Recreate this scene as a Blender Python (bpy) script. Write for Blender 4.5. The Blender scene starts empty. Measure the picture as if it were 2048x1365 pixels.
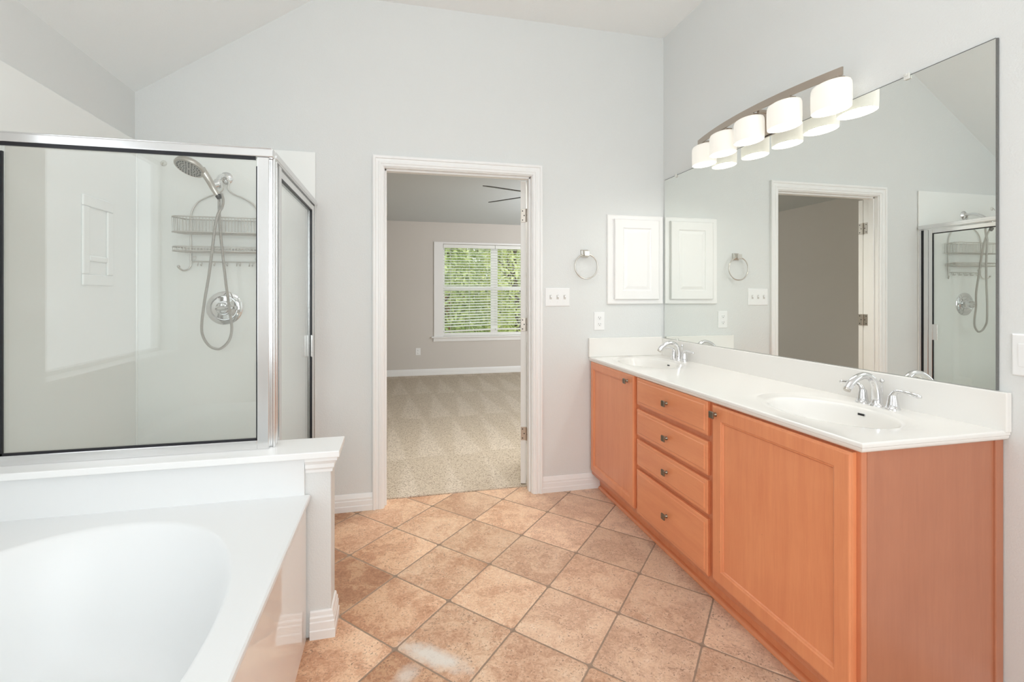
import bpy, bmesh, math, random
from mathutils import Vector, Matrix
random.seed(7)
S = bpy.context.scene
COL = S.collection
R_ = math.radians

# ------------------------------------------------------------------ camera, world, lights, exposure
F_PX, YAW, CAM_H = 978.0, math.atan(232/978.0), 1.268
cd = bpy.data.cameras.new('camera'); cam = bpy.data.objects.new('camera', cd); COL.objects.link(cam)
cam.location = (0, 0, CAM_H); cam.rotation_euler = (R_(90), 0, -YAW)
cd.sensor_width = 36; cd.lens = F_PX/2048*36; cd.shift_y = -(682.5-592)/2048; cd.clip_start = .02
S.camera = cam
vs = S.view_settings
vs.view_transform = 'Standard'; vs.look = 'None'; vs.gamma = 1; vs.exposure = 0.0; vs.use_curve_mapping = False
S.cycles.diffuse_bounces = 7; S.cycles.max_bounces = 16; S.cycles.transparent_max_bounces = 16; S.cycles.glossy_bounces = 6

W = bpy.data.worlds.new('world'); S.world = W; W.use_nodes = True
bg = W.node_tree.nodes['Background']; bg.inputs[0].default_value = (.93, .97, 1, 1); bg.inputs[1].default_value = 2.1

def area(name, loc, rot, sx, sy, watts, col=(1, 1, 1), spread=180):
    l = bpy.data.lights.new(name, 'AREA'); l.shape = 'RECTANGLE'; l.size = sx; l.size_y = sy; l.energy = watts; l.color = col
    l.spread = R_(spread)
    o = bpy.data.objects.new(name, l); o.location = loc; o.rotation_euler = rot; COL.objects.link(o); return o
# added unseen fill lights: one behind the camera, an uplight, three in the bedroom
area('rear_fill_light', (.2, -1.78, 1.62), (R_(90), 0, 0), 2.2, 1.8, 41.5, (.94, 1.0, 1.03))
area('bathroom_fill_up', (.35, 1.0, 2.6), (R_(180), 0, 0), .6, .6, 10, (.96, 1, 1.02))  # added fill, brightens the bathroom ceiling
area('bedroom_fill_top', (.9, 3.6, 2.43), (0, 0, 0), 1.1, .7, 21, (1, .96, .88), 116)  # added fill for the carpet near the doorway
area('bedroom_fill_up', (2.9, 5.3, 1.6), (R_(180), 0, 0), 1.0, 1.0, 42, (.94, 1, 1.05))  # added fill bounced off the bedroom ceiling
area('bedroom_fill_near', (3.66, 3.3, 1.5), (R_(90), 0, R_(12)), .78, 1.6, 36, (1, .99, 1.0), 120)  # added fill aimed at the far bedroom wall

# ------------------------------------------------------------------ helpers
def srgb(r, g, b):
    f = lambda c: (c/255/12.92) if c <= 10 else ((c/255+.055)/1.055)**2.4
    return (f(r), f(g), f(b), 1)

class MB:
    """collects shapes, builds ONE mesh object"""
    def __init__(s): s.v = []; s.f = []
    def add(s, vs_, fs):
        n = len(s.v); s.v += [tuple(v) for v in vs_]; s.f += [tuple(i+n for i in f) for f in fs]; return s
    def box(s, x0, y0, z0, x1, y1, z1, M=None):
        x0, x1 = sorted((x0, x1)); y0, y1 = sorted((y0, y1)); z0, z1 = sorted((z0, z1))
        p = [Vector(q) for q in ((x0,y0,z0),(x1,y0,z0),(x1,y1,z0),(x0,y1,z0),(x0,y0,z1),(x1,y0,z1),(x1,y1,z1),(x0,y1,z1))]
        if M is not None: p = [M @ q for q in p]
        return s.add(p, [(0,3,2,1),(4,5,6,7),(0,1,5,4),(1,2,6,5),(2,3,7,6),(3,0,4,7)])
    def prism(s, poly, fn, a, b):
        """poly: 2d outline; fn(u,v,t)->xyz; extruded from t=a to t=b"""
        n = len(poly)
        vv = [fn(u, v, a) for u, v in poly]+[fn(u, v, b) for u, v in poly]
        ff = [tuple(range(n))[::-1], tuple(range(n, 2*n))]+[(i, (i+1) % n, n+(i+1) % n, n+i) for i in range(n)]
        return s.add(vv, ff)
    def tube(s, pts, r, n=8, cap=True, closed=False):
        pts = [Vector(p) for p in pts]; m = len(pts)
        rs = r if isinstance(r, (list, tuple)) else [r]*m
        nrm = None; vv = []
        for i, p in enumerate(pts):
            if closed: t = pts[(i+1) % m]-pts[i-1]
            else: t = pts[min(i+1, m-1)]-pts[max(i-1, 0)]
            t = t.normalized()
            if nrm is None:
                nrm = t.orthogonal().normalized()
            else:
                nrm = nrm-t*nrm.dot(t)
                nrm = nrm.normalized() if nrm.length > 1e-6 else t.orthogonal().normalized()
            b = t.cross(nrm)
            for k in range(n):
                a = 2*math.pi*k/n
                vv.append(p+(nrm*math.cos(a)+b*math.sin(a))*rs[i])
        ff = []
        for i in range(m if closed else m-1):
            j = (i+1) % m
            for k in range(n): ff.append((i*n+k, i*n+(k+1) % n, j*n+(k+1) % n, j*n+k))
        if cap and not closed:
            ff.append(tuple(range(n))[::-1]); ff.append(tuple((m-1)*n+k for k in range(n)))
        return s.add(vv, ff)
    def lathe(s, prof, org, axis, n=32, cap0=True, cap1=True):
        """prof: (radius, height along axis)"""
        org = Vector(org); ax = Vector(axis).normalized(); e1 = ax.orthogonal().normalized(); e2 = ax.cross(e1)
        vv = []; ff = []
        for r, h in prof:
            for k in range(n):
                a = 2*math.pi*k/n; vv.append(org+ax*h+(e1*math.cos(a)+e2*math.sin(a))*r)
        for i in range(len(prof)-1):
            for k in range(n): ff.append((i*n+k, i*n+(k+1) % n, (i+1)*n+(k+1) % n, (i+1)*n+k))
        if cap0: ff.append(tuple(range(n))[::-1])
        if cap1: ff.append(tuple((len(prof)-1)*n+k for k in range(n)))
        return s.add(vv, ff)
    def build(s, name, mat, parent=None, origin=None, smooth=None, bevel=0, seg=2):
        me = bpy.data.meshes.new(name); o = bpy.data.objects.new(name, me); COL.objects.link(o)
        base = Vector(origin) if origin is not None else Vector((0, 0, 0))
        if parent is not None:
            o.parent = parent; q = parent; base = Vector((0, 0, 0))
            while q is not None: base += q.location; q = q.parent
        elif origin is not None: o.location = base
        me.from_pydata([Vector(v)-base for v in s.v], [], s.f); me.update()
        bm = bmesh.new(); bm.from_mesh(me); bmesh.ops.recalc_face_normals(bm, faces=bm.faces); bm.to_mesh(me); bm.free()
        if smooth:
            for p in me.polygons: p.use_smooth = True
            me.set_sharp_from_angle(angle=R_(smooth))
        me.materials.append(mat)
        if bevel:
            m = o.modifiers.new('bevel', 'BEVEL'); m.width = bevel; m.segments = seg; m.limit_method = 'ANGLE'; m.angle_limit = R_(40)
        return o

def tag(o, label, cat, group=None):
    o['label'] = label; o['category'] = cat
    if group: o['group'] = group
    return o
def struct(o):
    o['kind'] = 'structure'; return o
def thing(name, loc, label, cat, group=None):
    e = bpy.data.objects.new(name, None); e.empty_display_size = .05; COL.objects.link(e); e.location = loc
    return tag(e, label, cat, group)
def copy_tree(o, parent=None):
    c = o.copy(); COL.objects.link(c)
    if parent: c.parent = parent
    for ch in [x for x in bpy.data.objects if x.parent == o]: copy_tree(ch, c)
    return c
def spline(pts, per=8):
    """Catmull-Rom through points"""
    P = [Vector(p) for p in pts]; out = []
    for i in range(len(P)-1):
        p0 = P[max(i-1, 0)]; p1 = P[i]; p2 = P[i+1]; p3 = P[min(i+2, len(P)-1)]
        for k in range(per):
            t = k/per
            out.append(.5*((2*p1)+(p2-p0)*t+(2*p0-5*p1+4*p2-p3)*t*t+(3*p1-p0-3*p2+p3)*t**3))
    out.append(P[-1]); return out

# ------------------------------------------------------------------ materials
class NT:
    def __init__(s, name):
        s.m = bpy.data.materials.new(name); s.m.use_nodes = True; s.t = s.m.node_tree; s.p = s.t.nodes['Principled BSDF']; s.out = s.t.nodes['Material Output']
    def n(s, typ, **kw):
        nd = s.t.nodes.new(typ)
        for k, v in kw.items():
            if k.startswith('i_'): s.set(nd.inputs[int(k[2:]) if k[2:].isdigit() else k[2:]], v)
            else: setattr(nd, k, v)
        return nd
    def set(s, sock, v):
        if isinstance(v, bpy.types.NodeSocket): s.t.links.new(v, sock)
        else: sock.default_value = v
    def math(s, op, a, b=None, c=None, clamp=False):
        nd = s.t.nodes.new('ShaderNodeMath'); nd.operation = op; nd.use_clamp = clamp
        s.set(nd.inputs[0], a)
        if b is not None: s.set(nd.inputs[1], b)
        if c is not None: s.set(nd.inputs[2], c)
        return nd.outputs[0]
    def mix(s, f, a, b, blend='MIX'):
        nd = s.t.nodes.new('ShaderNodeMix'); nd.data_type = 'RGBA'; nd.blend_type = blend
        s.set(nd.inputs[0], f); s.set(nd.inputs[6], a); s.set(nd.inputs[7], b); return nd.outputs[2]
    def ramp(s, f, stops, interp='LINEAR'):
        nd = s.t.nodes.new('ShaderNodeValToRGB'); nd.color_ramp.interpolation = interp
        el = nd.color_ramp.elements
        while len(el) < len(stops): el.new(.5)
        for e, (p, c) in zip(el, stops): e.position = p; e.color = c if len(c) == 4 else (*c, 1)
        s.set(nd.inputs[0], f); return nd.outputs[0]
    def pos(s): return s.n('ShaderNodeNewGeometry').outputs['Position']
    def scaled(s, vec, sc):
        nd = s.t.nodes.new('ShaderNodeMapping'); s.set(nd.inputs[0], vec); nd.inputs['Scale'].default_value = sc; return nd.outputs[0]
    def noise(s, vec, scale, detail=3, rough=.5, dist=0):
        nd = s.n('ShaderNodeTexNoise'); s.set(nd.inputs['Vector'], vec); nd.inputs['Scale'].default_value = scale
        nd.inputs['Detail'].default_value = detail; nd.inputs['Roughness'].default_value = rough; nd.inputs['Distortion'].default_value = dist
        return nd.outputs[0]
    def bump(s, h, strength, dist=.01):
        nd = s.n('ShaderNodeBump'); nd.inputs['Strength'].default_value = strength; nd.inputs['Distance'].default_value = dist
        s.set(nd.inputs['Height'], h); s.t.links.new(nd.outputs[0], s.p.inputs['Normal']); return nd
def simple(name, col, rough=.5, metal=0, spec=.5, coat=0, emit=0):
    a = NT(name); a.p.inputs['Base Color'].default_value = col; a.p.inputs['Roughness'].default_value = rough
    a.p.inputs['Metallic'].default_value = metal; a.p.inputs['Specular IOR Level'].default_value = spec
    a.p.inputs['Coat Weight'].default_value = coat
    if emit: a.p.inputs['Emission Color'].default_value = col; a.p.inputs['Emission Strength'].default_value = emit
    return a.m
def painted(name, col, scale=170, strength=.25, rough=.6, var=.012):
    a = NT(name); p = a.pos()
    n1 = a.noise(p, scale, 2, .55); n2 = a.noise(p, 1.3, 2)
    c2 = tuple(c*(1-var*4) for c in col[:3])+(1,)
    a.set(a.p.inputs['Base Color'], a.mix(a.math('MULTIPLY', n2, .6), col, c2))
    a.p.inputs['Roughness'].default_value = rough; a.p.inputs['Specular IOR Level'].default_value = .3
    a.bump(n1, strength, .004); return a.m
def wood(name, c1, c2, sc, rough=.38):
    a = NT(name); p = a.pos()
    v = a.scaled(p, sc)
    n1 = a.noise(v, 1.0, 5, .6, .6); n2 = a.noise(p, 5, 3, .5); n3 = a.noise(a.scaled(p, tuple(q*9 for q in sc)), 1, 2)
    f = a.math('ADD', a.math('MULTIPLY', n1, .55), a.math('ADD', a.math('MULTIPLY', n2, .35), a.math('MULTIPLY', n3, .2)))
    f = a.ramp(f, [(.38, (0, 0, 0)), (.72, (1, 1, 1))])
    col = a.mix(f, c1, c2)
    # little dents and knots
    vor = a.n('ShaderNodeTexVoronoi'); a.set(vor.inputs['Vector'], p); vor.inputs['Scale'].default_value = 9
    spot = a.math('LESS_THAN', vor.outputs['Distance'], .022)
    col = a.mix(a.math('MULTIPLY', spot, .5), col, (.09, .03, .015, 1))
    a.set(a.p.inputs['Base Color'], col); a.p.inputs['Roughness'].default_value = rough
    a.p.inputs['Coat Weight'].default_value = .6; a.p.inputs['Coat Roughness'].default_value = .32
    a.bump(n3, .04, .002); return a.m
def glass(name, tint=(.95, .97, .955, 1), f0=.045, gain=1.0):
    a = NT(name); t = a.t; t.nodes.remove(a.p)
    lw = a.n('ShaderNodeLayerWeight'); lw.inputs[0].default_value = .5
    f = a.math('ADD', f0, a.math('MULTIPLY', a.math('POWER', lw.outputs['Facing'], 5.0), 1-f0), clamp=True)
    tr = a.n('ShaderNodeBsdfTransparent'); tr.inputs[0].default_value = tint
    gl = a.n('ShaderNodeBsdfGlossy'); gl.inputs['Roughness'].default_value = 0; gl.inputs[0].default_value = (1, 1, 1, 1)
    mx = a.n('ShaderNodeMixShader'); a.set(mx.inputs[0], f); a.set(mx.inputs[1], tr.outputs[0]); a.set(mx.inputs[2], gl.outputs[0])
    a.t.links.new(mx.outputs[0], a.out.inputs[0]); return a.m

M = {}
M['wall'] = painted('wall_paint', srgb(225, 227, 226))
M['slope'] = painted('slope_paint', srgb(244, 247, 247))
M['ceil'] = painted('ceiling_paint', srgb(244, 245, 244), 120, .2)
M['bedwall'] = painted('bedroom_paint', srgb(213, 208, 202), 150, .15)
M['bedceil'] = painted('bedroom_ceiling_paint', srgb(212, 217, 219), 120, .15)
M['trim'] = simple('trim_enamel', srgb(241, 241, 240), .32)
M['doorpaint'] = simple('door_enamel', srgb(232, 231, 228), .35)
M['acryl'] = simple('white_acrylic', srgb(232, 233, 233), .42)
M['marble'] = simple('cultured_marble', srgb(239, 237, 233), .15)
M['surround'] = simple('shower_acrylic', srgb(242, 244, 242), .2)
M['skirt'] = simple('tub_skirt_acrylic', srgb(244, 240, 236), .05, spec=.6)
M['chrome'] = simple('chrome', (.78, .78, .79, 1), .05, 1)
M['nickel'] = simple('brushed_nickel', srgb(200, 195, 188), .28, 1)
M['satin'] = simple('satin_aluminium', srgb(232, 232, 232), .22, 1)
M['bronze'] = simple('pewter_knob', srgb(140, 130, 116), .3, 1)
M['knobface'] = simple('pewter_face', srgb(120, 112, 100), .35, .9)
M['gasket'] = simple('black_gasket', (.006, .006, .01, 1), .4)
M['dark'] = simple('dark_slot', (.02, .02, .02, 1), .5)
M['plastic'] = simple('white_plastic', srgb(240, 241, 241), .3)
M['mirror'] = simple('silvered_glass', (.86, .88, .85, 1), 0.0, 1)
M['mirror_edge'] = painted('dark_mirror_edge', srgb(118, 119, 117), 300, .6)  # dark grey for the mirror's thin edge strips
M['clip'] = simple('clear_clip', srgb(225, 225, 220), .1)
M['hinge'] = simple('hinge_nickel', srgb(190, 182, 172), .3, 1)
M['bar'] = simple('fixture_nickel', srgb(190, 178, 166), .35, 1)
M['glass'] = glass('shower_glass', (.972, .982, .972, 1), .05)
M['pane'] = glass('window_glass', (.97, .98, .97, 1), .04)
M['wire'] = simple('caddy_wire', srgb(212, 209, 204), .3, .75)
M['fan'] = simple('fan_dark', srgb(40, 36, 34), .4)
M['slat'] = simple('blind_vinyl', srgb(238, 240, 236), .4)
M['wood'] = wood('maple_stain_vertical', srgb(222, 136, 92), srgb(235, 154, 106), (22, 22, 1.6))
M['woodh'] = wood('maple_stain_horizontal', srgb(222, 136, 92), srgb(235, 154, 106), (22, 1.6, 22))
M['woodf'] = wood('maple_frame_darkened', srgb(200, 120, 82), srgb(214, 136, 96), (22, 22, 1.6))  # same maple stain, darkened to tame bright light on the frame's end face
M['woodend'] = wood('maple_laminate_shaded', srgb(176, 110, 80), srgb(191, 124, 92), (14, 14, 1.2), .45)  # laminate's own pinkish brown, darkened further to paint in the end's shade

def frosted():
    a = NT('obscure_glass'); t = a.t; t.nodes.remove(a.p)
    tr = a.n('ShaderNodeBsdfTranslucent'); tr.inputs[0].default_value = (.95, .97, .98, 1)
    tp = a.n('ShaderNodeBsdfTransparent')
    mx = a.n('ShaderNodeMixShader'); mx.inputs[0].default_value = .88; a.set(mx.inputs[1], tr.outputs[0]); a.set(mx.inputs[2], tp.outputs[0])
    t.links.new(mx.outputs[0], a.out.inputs[0]); return a.m
M['frost'] = frosted()
def shade_mat():
    a = NT('opal_shade'); a.p.inputs['Base Color'].default_value = srgb(226, 223, 214); a.p.inputs['Roughness'].default_value = .4
    a.p.inputs['Emission Color'].default_value = (1, .965, .9, 1); a.p.inputs['Emission Strength'].default_value = .36; return a.m
M['shade'] = shade_mat()
def bulb_mat():
    a = NT('bulb_glow'); a.p.inputs['Emission Color'].default_value = (1, .95, .86, 1); a.p.inputs['Emission Strength'].default_value = 6; return a.m
M['bulb'] = bulb_mat()

def tile_mat():
    a = NT('travertine_tile'); p = a.pos()
    sx = a.n('ShaderNodeSeparateXYZ'); a.set(sx.inputs[0], p); X, Y = sx.outputs[0], sx.outputs[1]
    pp = a.math('DIVIDE', a.math('SUBTRACT', X, .430), .434); qq = a.math('DIVIDE', a.math('SUBTRACT', Y, 2.272), .470)
    u = a.math('ADD', pp, qq); v = a.math('SUBTRACT', pp, qq)
    fu = a.math('FRACT', u); fv = a.math('FRACT', v)
    wob = a.math('MULTIPLY', a.math('SUBTRACT', a.noise(p, 40, 2), .5), .010)
    du = a.math('MINIMUM', fu, a.math('SUBTRACT', 1, fu)); dv = a.math('MINIMUM', fv, a.math('SUBTRACT', 1, fv))
    # rounded tile corners
    cu = a.math('MAXIMUM', a.math('SUBTRACT', .055, du), 0); cv = a.math('MAXIMUM', a.math('SUBTRACT', .055, dv), 0)
    rr = a.math('SQRT', a.math('ADD', a.math('MULTIPLY', cu, cu), a.math('MULTIPLY', cv, cv)))
    d = a.math('ADD', a.math('SUBTRACT', .055, rr), wob)         # distance to tile edge
    d = a.math('MINIMUM', d, .055)
    tilemask = a.math('MULTIPLY', a.math('SUBTRACT', d, .0085), 250, clamp=True)
    cid = a.n('ShaderNodeCombineXYZ'); a.set(cid.inputs[0], a.math('FLOOR', u)); a.set(cid.inputs[1], a.math('FLOOR', v))
    wn = a.n('ShaderNodeTexWhiteNoise'); wn.noise_dimensions = '3D'; a.set(wn.inputs[0], cid.outputs[0])
    off = a.n('ShaderNodeVectorMath', operation='SCALE'); a.set(off.inputs[0], wn.outputs['Color']); off.inputs['Scale'].default_value = 9
    pv = a.n('ShaderNodeVectorMath', operation='ADD'); a.set(pv.inputs[0], p); a.set(pv.inputs[1], off.outputs[0]); pv = pv.outputs[0]
    n1 = a.noise(pv, 5.5, 6, .62, .5); n2 = a.noise(pv, 38, 7, .78, 1.0); n3 = a.noise(pv, 120, 4, .75)
    base = a.ramp(a.math('ADD', a.math('MULTIPLY', n1, .45), a.math('MULTIPLY', n2, .55)),
                  [(.32, srgb(166, 118, 88)), (.44, srgb(212, 166, 134)), (.53, srgb(234, 196, 165)), (.68, srgb(250, 224, 197))])
    nm = a.math('ADD', a.math('MULTIPLY', n1, .45), a.math('MULTIPLY', n2, .55))
    grey = a.ramp(nm, [(.32, srgb(172, 142, 120)), (.46, srgb(212, 180, 156)), (.56, srgb(228, 198, 174)), (.7, srgb(240, 216, 194))])
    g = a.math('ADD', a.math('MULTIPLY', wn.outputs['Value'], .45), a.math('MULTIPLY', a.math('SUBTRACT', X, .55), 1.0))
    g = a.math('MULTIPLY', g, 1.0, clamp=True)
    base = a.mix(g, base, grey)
    left_mix = a.math('MULTIPLY', a.math('SUBTRACT', a.math('ADD', -.12, a.math('MULTIPLY', wn.outputs['Value'], .62)), X), 3.0, clamp=True)  # darker ramp mixed in towards the left, offset at random per tile
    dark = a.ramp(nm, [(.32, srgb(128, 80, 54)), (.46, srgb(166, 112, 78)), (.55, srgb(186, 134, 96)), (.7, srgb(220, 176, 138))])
    base = a.mix(a.math('MULTIPLY', left_mix, .8), base, dark)
    vein = a.math('SUBTRACT', 1, a.math('MULTIPLY', a.math('ABSOLUTE', a.math('SUBTRACT', n2, .5)), 22), clamp=True)
    base = a.mix(a.math('MULTIPLY', vein, a.math('MULTIPLY', a.math('GREATER_THAN', n1, .5), .35)), base, srgb(240, 208, 170))
    pit = a.math('MULTIPLY', a.math('SUBTRACT', n3, .56), 18, clamp=True)
    pit = a.math('MULTIPLY', pit, a.math('MULTIPLY', a.math('SUBTRACT', n2, .42), 6, clamp=True))
    base = a.mix(a.math('MULTIPLY', pit, .8), base, srgb(104, 70, 48))
    crack = a.math('SUBTRACT', 1, a.math('MULTIPLY', a.math('ABSOLUTE', a.math('SUBTRACT', n1, .47)), 60), clamp=True)
    base = a.mix(a.math('MULTIPLY', crack, a.math('MULTIPLY', a.math('GREATER_THAN', n3, .52), .35)), base, srgb(120, 84, 60))
    sc_ = a.n('ShaderNodeSeparateColor'); a.set(sc_.inputs[0], wn.outputs['Color'])
    val = a.math('ADD', .88, a.math('MULTIPLY', sc_.outputs[1], .22))
    hs = a.n('ShaderNodeHueSaturation'); a.set(hs.inputs['Color'], base); a.set(hs.inputs['Value'], val); base = hs.outputs[0]
    # old white filler stain
    def blob(cx, cy, rx, ry, ang):
        c, s = math.cos(ang), math.sin(ang)
        ax = a.math('SUBTRACT', X, cx); ay = a.math('SUBTRACT', Y, cy)
        e = a.math('DIVIDE', a.math('ADD', a.math('MULTIPLY', ax, c), a.math('MULTIPLY', ay, s)), rx)
        h = a.math('DIVIDE', a.math('SUBTRACT', a.math('MULTIPLY', ay, c), a.math('MULTIPLY', ax, s)), ry)
        r = a.math('SQRT', a.math('ADD', a.math('MULTIPLY', e, e), a.math('MULTIPLY', h, h)))
        return a.math('SUBTRACT', 1.25, a.math('ADD', r, a.math('MULTIPLY', a.math('SUBTRACT', a.noise(p, 22, 6, .65), .5), 1.5)), clamp=True)
    st = a.math('MAXIMUM', blob(.128, 1.735, .135, .044, -.70), a.math('MULTIPLY', blob(.035, 1.672, .055, .036, .9), .6))
    base = a.mix(a.math('MULTIPLY', st, 1.15, clamp=True), base, srgb(226, 219, 210))
    col = a.mix(tilemask, srgb(158, 136, 118), base)
    a.set(a.p.inputs['Base Color'], col)
    a.set(a.p.inputs['Roughness'], a.math('ADD', .42, a.math('MULTIPLY', a.math('SUBTRACT', 1, tilemask), .4)))
    hgt = a.math('SUBTRACT', a.math('MULTIPLY', a.math('MINIMUM', a.math('MULTIPLY', d, 40), 1), 1.0), a.math('MULTIPLY', pit, .35))
    a.bump(hgt, .5, .004); return a.m
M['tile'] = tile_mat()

def carpet_mat():
    a = NT('cut_pile_carpet'); p = a.pos()
    n = a.math('ADD', a.math('MULTIPLY', a.noise(p, 190, 2, .7), .5), a.math('MULTIPLY', a.noise(p, 85, 2, .75), .5)); n2 = a.noise(p, 140, 3, .7)
    sx = a.n('ShaderNodeSeparateXYZ'); a.set(sx.inputs[0], p); X, Y = sx.outputs[0], sx.outputs[1]
    # vacuum strokes: triangular zig-zag wedges of brushed pile in bands
    yy = a.math('ADD', Y, a.math('MULTIPLY', a.noise(p, 1.6, 2), .35))
    band = a.math('FRACT', a.math('DIVIDE', a.math('SUBTRACT', yy, .3), 1.25))
    xs = a.math('ADD', a.math('DIVIDE', X, .30), a.math('MULTIPLY', a.math('FLOOR', a.math('DIVIDE', a.math('SUBTRACT', yy, .3), 1.25)), .37))
    tri = a.math('MULTIPLY', a.math('ABSOLUTE', a.math('SUBTRACT', a.math('FRACT', xs), .5)), 2)
    wedge = a.math('MULTIPLY', a.math('SUBTRACT', a.math('ADD', tri, a.math('MULTIPLY', a.math('SUBTRACT', a.noise(p, 14, 4, .7), .5), .6)), a.math('ADD', .12, a.math('MULTIPLY', band, .8))), 4, clamp=True)
    base = a.mix(wedge, srgb(206, 192, 174), srgb(217, 204, 188))
    dk = a.math('MULTIPLY', a.math('SUBTRACT', .49, n), 14, clamp=True)
    base = a.mix(a.math('MULTIPLY', dk, .8), base, srgb(124, 105, 88))
    lt = a.math('MULTIPLY', a.math('SUBTRACT', n2, .51), 7, clamp=True)
    base = a.mix(a.math('MULTIPLY', lt, .55), base, srgb(240, 228, 210))
    a.set(a.p.inputs['Base Color'], base); a.p.inputs['Roughness'].default_value = .95; a.p.inputs['Specular IOR Level'].default_value = .1
    a.bump(n, .9, .008); return a.m
M['carpet'] = carpet_mat()

# ------------------------------------------------------------------ room constants
XL, XR, YB, YR = -1.363, 1.783, 3.02, -1.6          # left wall, right wall, back wall, rear wall
ZC, ZL, XS = 3.03, 2.36, -.40                        # ceiling, low wall height, where the slope meets the flat ceiling
WT = .12                                             # back wall thickness
YB2 = YB+WT
DX0, DX1, DZ = -.066, .846, 2.035                    # door opening
YF = 7.85                                            # bedroom far wall
BZ = 2.44

# floor, ceiling, walls
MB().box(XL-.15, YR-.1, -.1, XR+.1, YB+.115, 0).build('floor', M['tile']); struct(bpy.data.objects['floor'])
struct(MB().box(XS, YR-.1, ZC, XR+.1, YB2, ZC+.1).build('ceiling', M['ceil']))
struct(MB().prism([(XL-.15, ZL-.15*(ZC-ZL)/(XS-XL)), (XL, ZL), (XS, ZC), (XS, ZC+.1), (XL-.15, ZL+.1)], lambda u, v, t: (u, t, v), YR-.1, YB2).build('ceiling_slope', M['slope']))
struct(MB().box(XR, YR-.1, 0, XR+.1, YB2, ZC).build('wall_right', M['wall']))
wr_ = MB(); RW = (-.85, .75, 1.25, 2.48)                         # opening added to admit the rear fill light
wr_.box(XL-.15, YR-.1, 0, RW[0], YR, ZC); wr_.box(RW[2], YR-.1, 0, XR, YR, ZC); wr_.box(RW[0], YR-.1, 0, RW[2], YR, RW[1]); wr_.box(RW[0], YR-.1, RW[3], RW[2], YR, ZC)
struct(wr_.build('wall_rear', M['wall']))
w3 = bpy.data.objects.new('added_fill_window', None); COL.objects.link(w3); w3.location = (.2, YR-.05, RW[1]); struct(w3)  # unseen window, added as a frame for the rear fill light
q3 = MB()
for b in ((RW[0], RW[1], RW[2], RW[1]+.05), (RW[0], RW[3]-.05, RW[2], RW[3]), (RW[0], RW[1]+.05, RW[0]+.05, RW[3]-.05), (RW[2]-.05, RW[1]+.05, RW[2], RW[3]-.05), (.18, RW[1]+.05, .22, RW[3]-.05)):
    q3.box(b[0], YR-.08, b[1], b[2], YR-.03, b[3])
q3.build('window_frame', M['trim'], w3, bevel=.003)
wb = MB()
zs = lambda x: ZL+(x-XL)*(ZC-ZL)/(XS-XL)
wb.prism([(XL, 0), (DX0-.02, 0), (DX0-.02, DZ+.02), (DX0-.02, ZC), (XS, ZC), (XL, ZL)], lambda u, v, t: (u, t, v), YB, YB2)
wb.box(DX0-.02, YB, DZ+.02, DX1+.02, YB2, ZC); wb.box(DX1+.02, YB, 0, XR, YB2, ZC)
struct(wb.build('wall_back', M['wall']))
# left wall with recessed window opening over the tub
WY0, WY1, WZ0, WZ1 = .455, 1.665, .91, 2.12
wl = MB()
wl.box(XL-.15, YR, 0, XL, WY0, ZL); wl.box(XL-.15, WY1, 0, XL, YB2, ZL)
wl.box(XL-.15, WY0, 0, XL, WY1, WZ0); wl.box(XL-.15, WY0, WZ1, XL, WY1, ZL)
struct(wl.build('wall_left', M['wall']))
# window over the tub
w1 = bpy.data.objects.new('window_1', None); COL.objects.link(w1); w1.location = (XL-.1, (WY0+WY1)/2, WZ0); struct(w1)
fr = MB(); t = .03
for b in ((WY0, WZ0, WY1, WZ0+t), (WY0, WZ1-t, WY1, WZ1), (WY0, WZ0+t, WY0+t, WZ1-t), (WY1-t, WZ0+t, WY1, WZ1-t)):
    fr.box(XL-.135, b[0], b[1], XL-.095, b[2], b[3])
fr.build('window_frame', M['trim'], w1, bevel=.003)
MB().box(XL-.125, WY0+t, WZ0+t, XL-.115, WY1-t, WZ1-t).build('pane', M['frost'], w1)
MB().box(XL-.095, WY0+.001, WZ0+.001, XL+.004, WY1-.001, WZ0+.012).build('window_sill', M['trim'], w1, bevel=.003)

# ------------------------------------------------------------------ door opening, casing and open door
jb = MB()
for x0, x1 in ((DX0-.019, DX0), (DX1, DX1+.019)): jb.box(x0, YB-.001, 0, x1, YB2+.001, DZ)
jb.box(DX0-.019, YB-.001, DZ, DX1+.019, YB2+.001, DZ+.019)
jb.box(DX0, YB+.03, 0, DX0+.011, YB+.07, DZ); jb.box(DX1-.011, YB+.03, 0, DX1, YB+.07, DZ); jb.box(DX0, YB+.03, DZ-.011, DX1, YB+.07, DZ)
struct(jb.build('trim_1', M['trim'], bevel=.0015))
def casing(y, sgn, name):
    """mitred moulding round the opening; profile: (distance from opening, height off the wall)"""
    prof = [(0, .0), (0, .010), (.006, .013), (.014, .013), (.017, .0165), (.026, .0165), (.030, .013), (.044, .014), (.048, .020), (.057, .021), (.063, .018), (.063, 0)]
    e = .006; m = MB()
    x0, x1, zt = DX0-e, DX1+e, DZ+e
    rows = []
    for d, hh in prof:
        yy = y+sgn*hh
        rows.append([(x0-d, yy, 0), (x0-d, yy, zt+d), (x1+d, yy, zt+d), (x1+d, yy, 0)])
    n = len(prof); v = [p for r in rows for p in r]; f = []
    for i in range(n-1):
        for k in range(3): f.append((i*4+k, i*4+k+1, (i+1)*4+k+1, (i+1)*4+k))
    f.append(tuple(i*4 for i in range(n))); f.append(tuple(i*4+3 for i in range(n)))
    m.add(v, f); return struct(m.build(name, M['trim']))
casing(YB, -1, 'trim_2'); casing(YB2, 1, 'trim_3')

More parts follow.
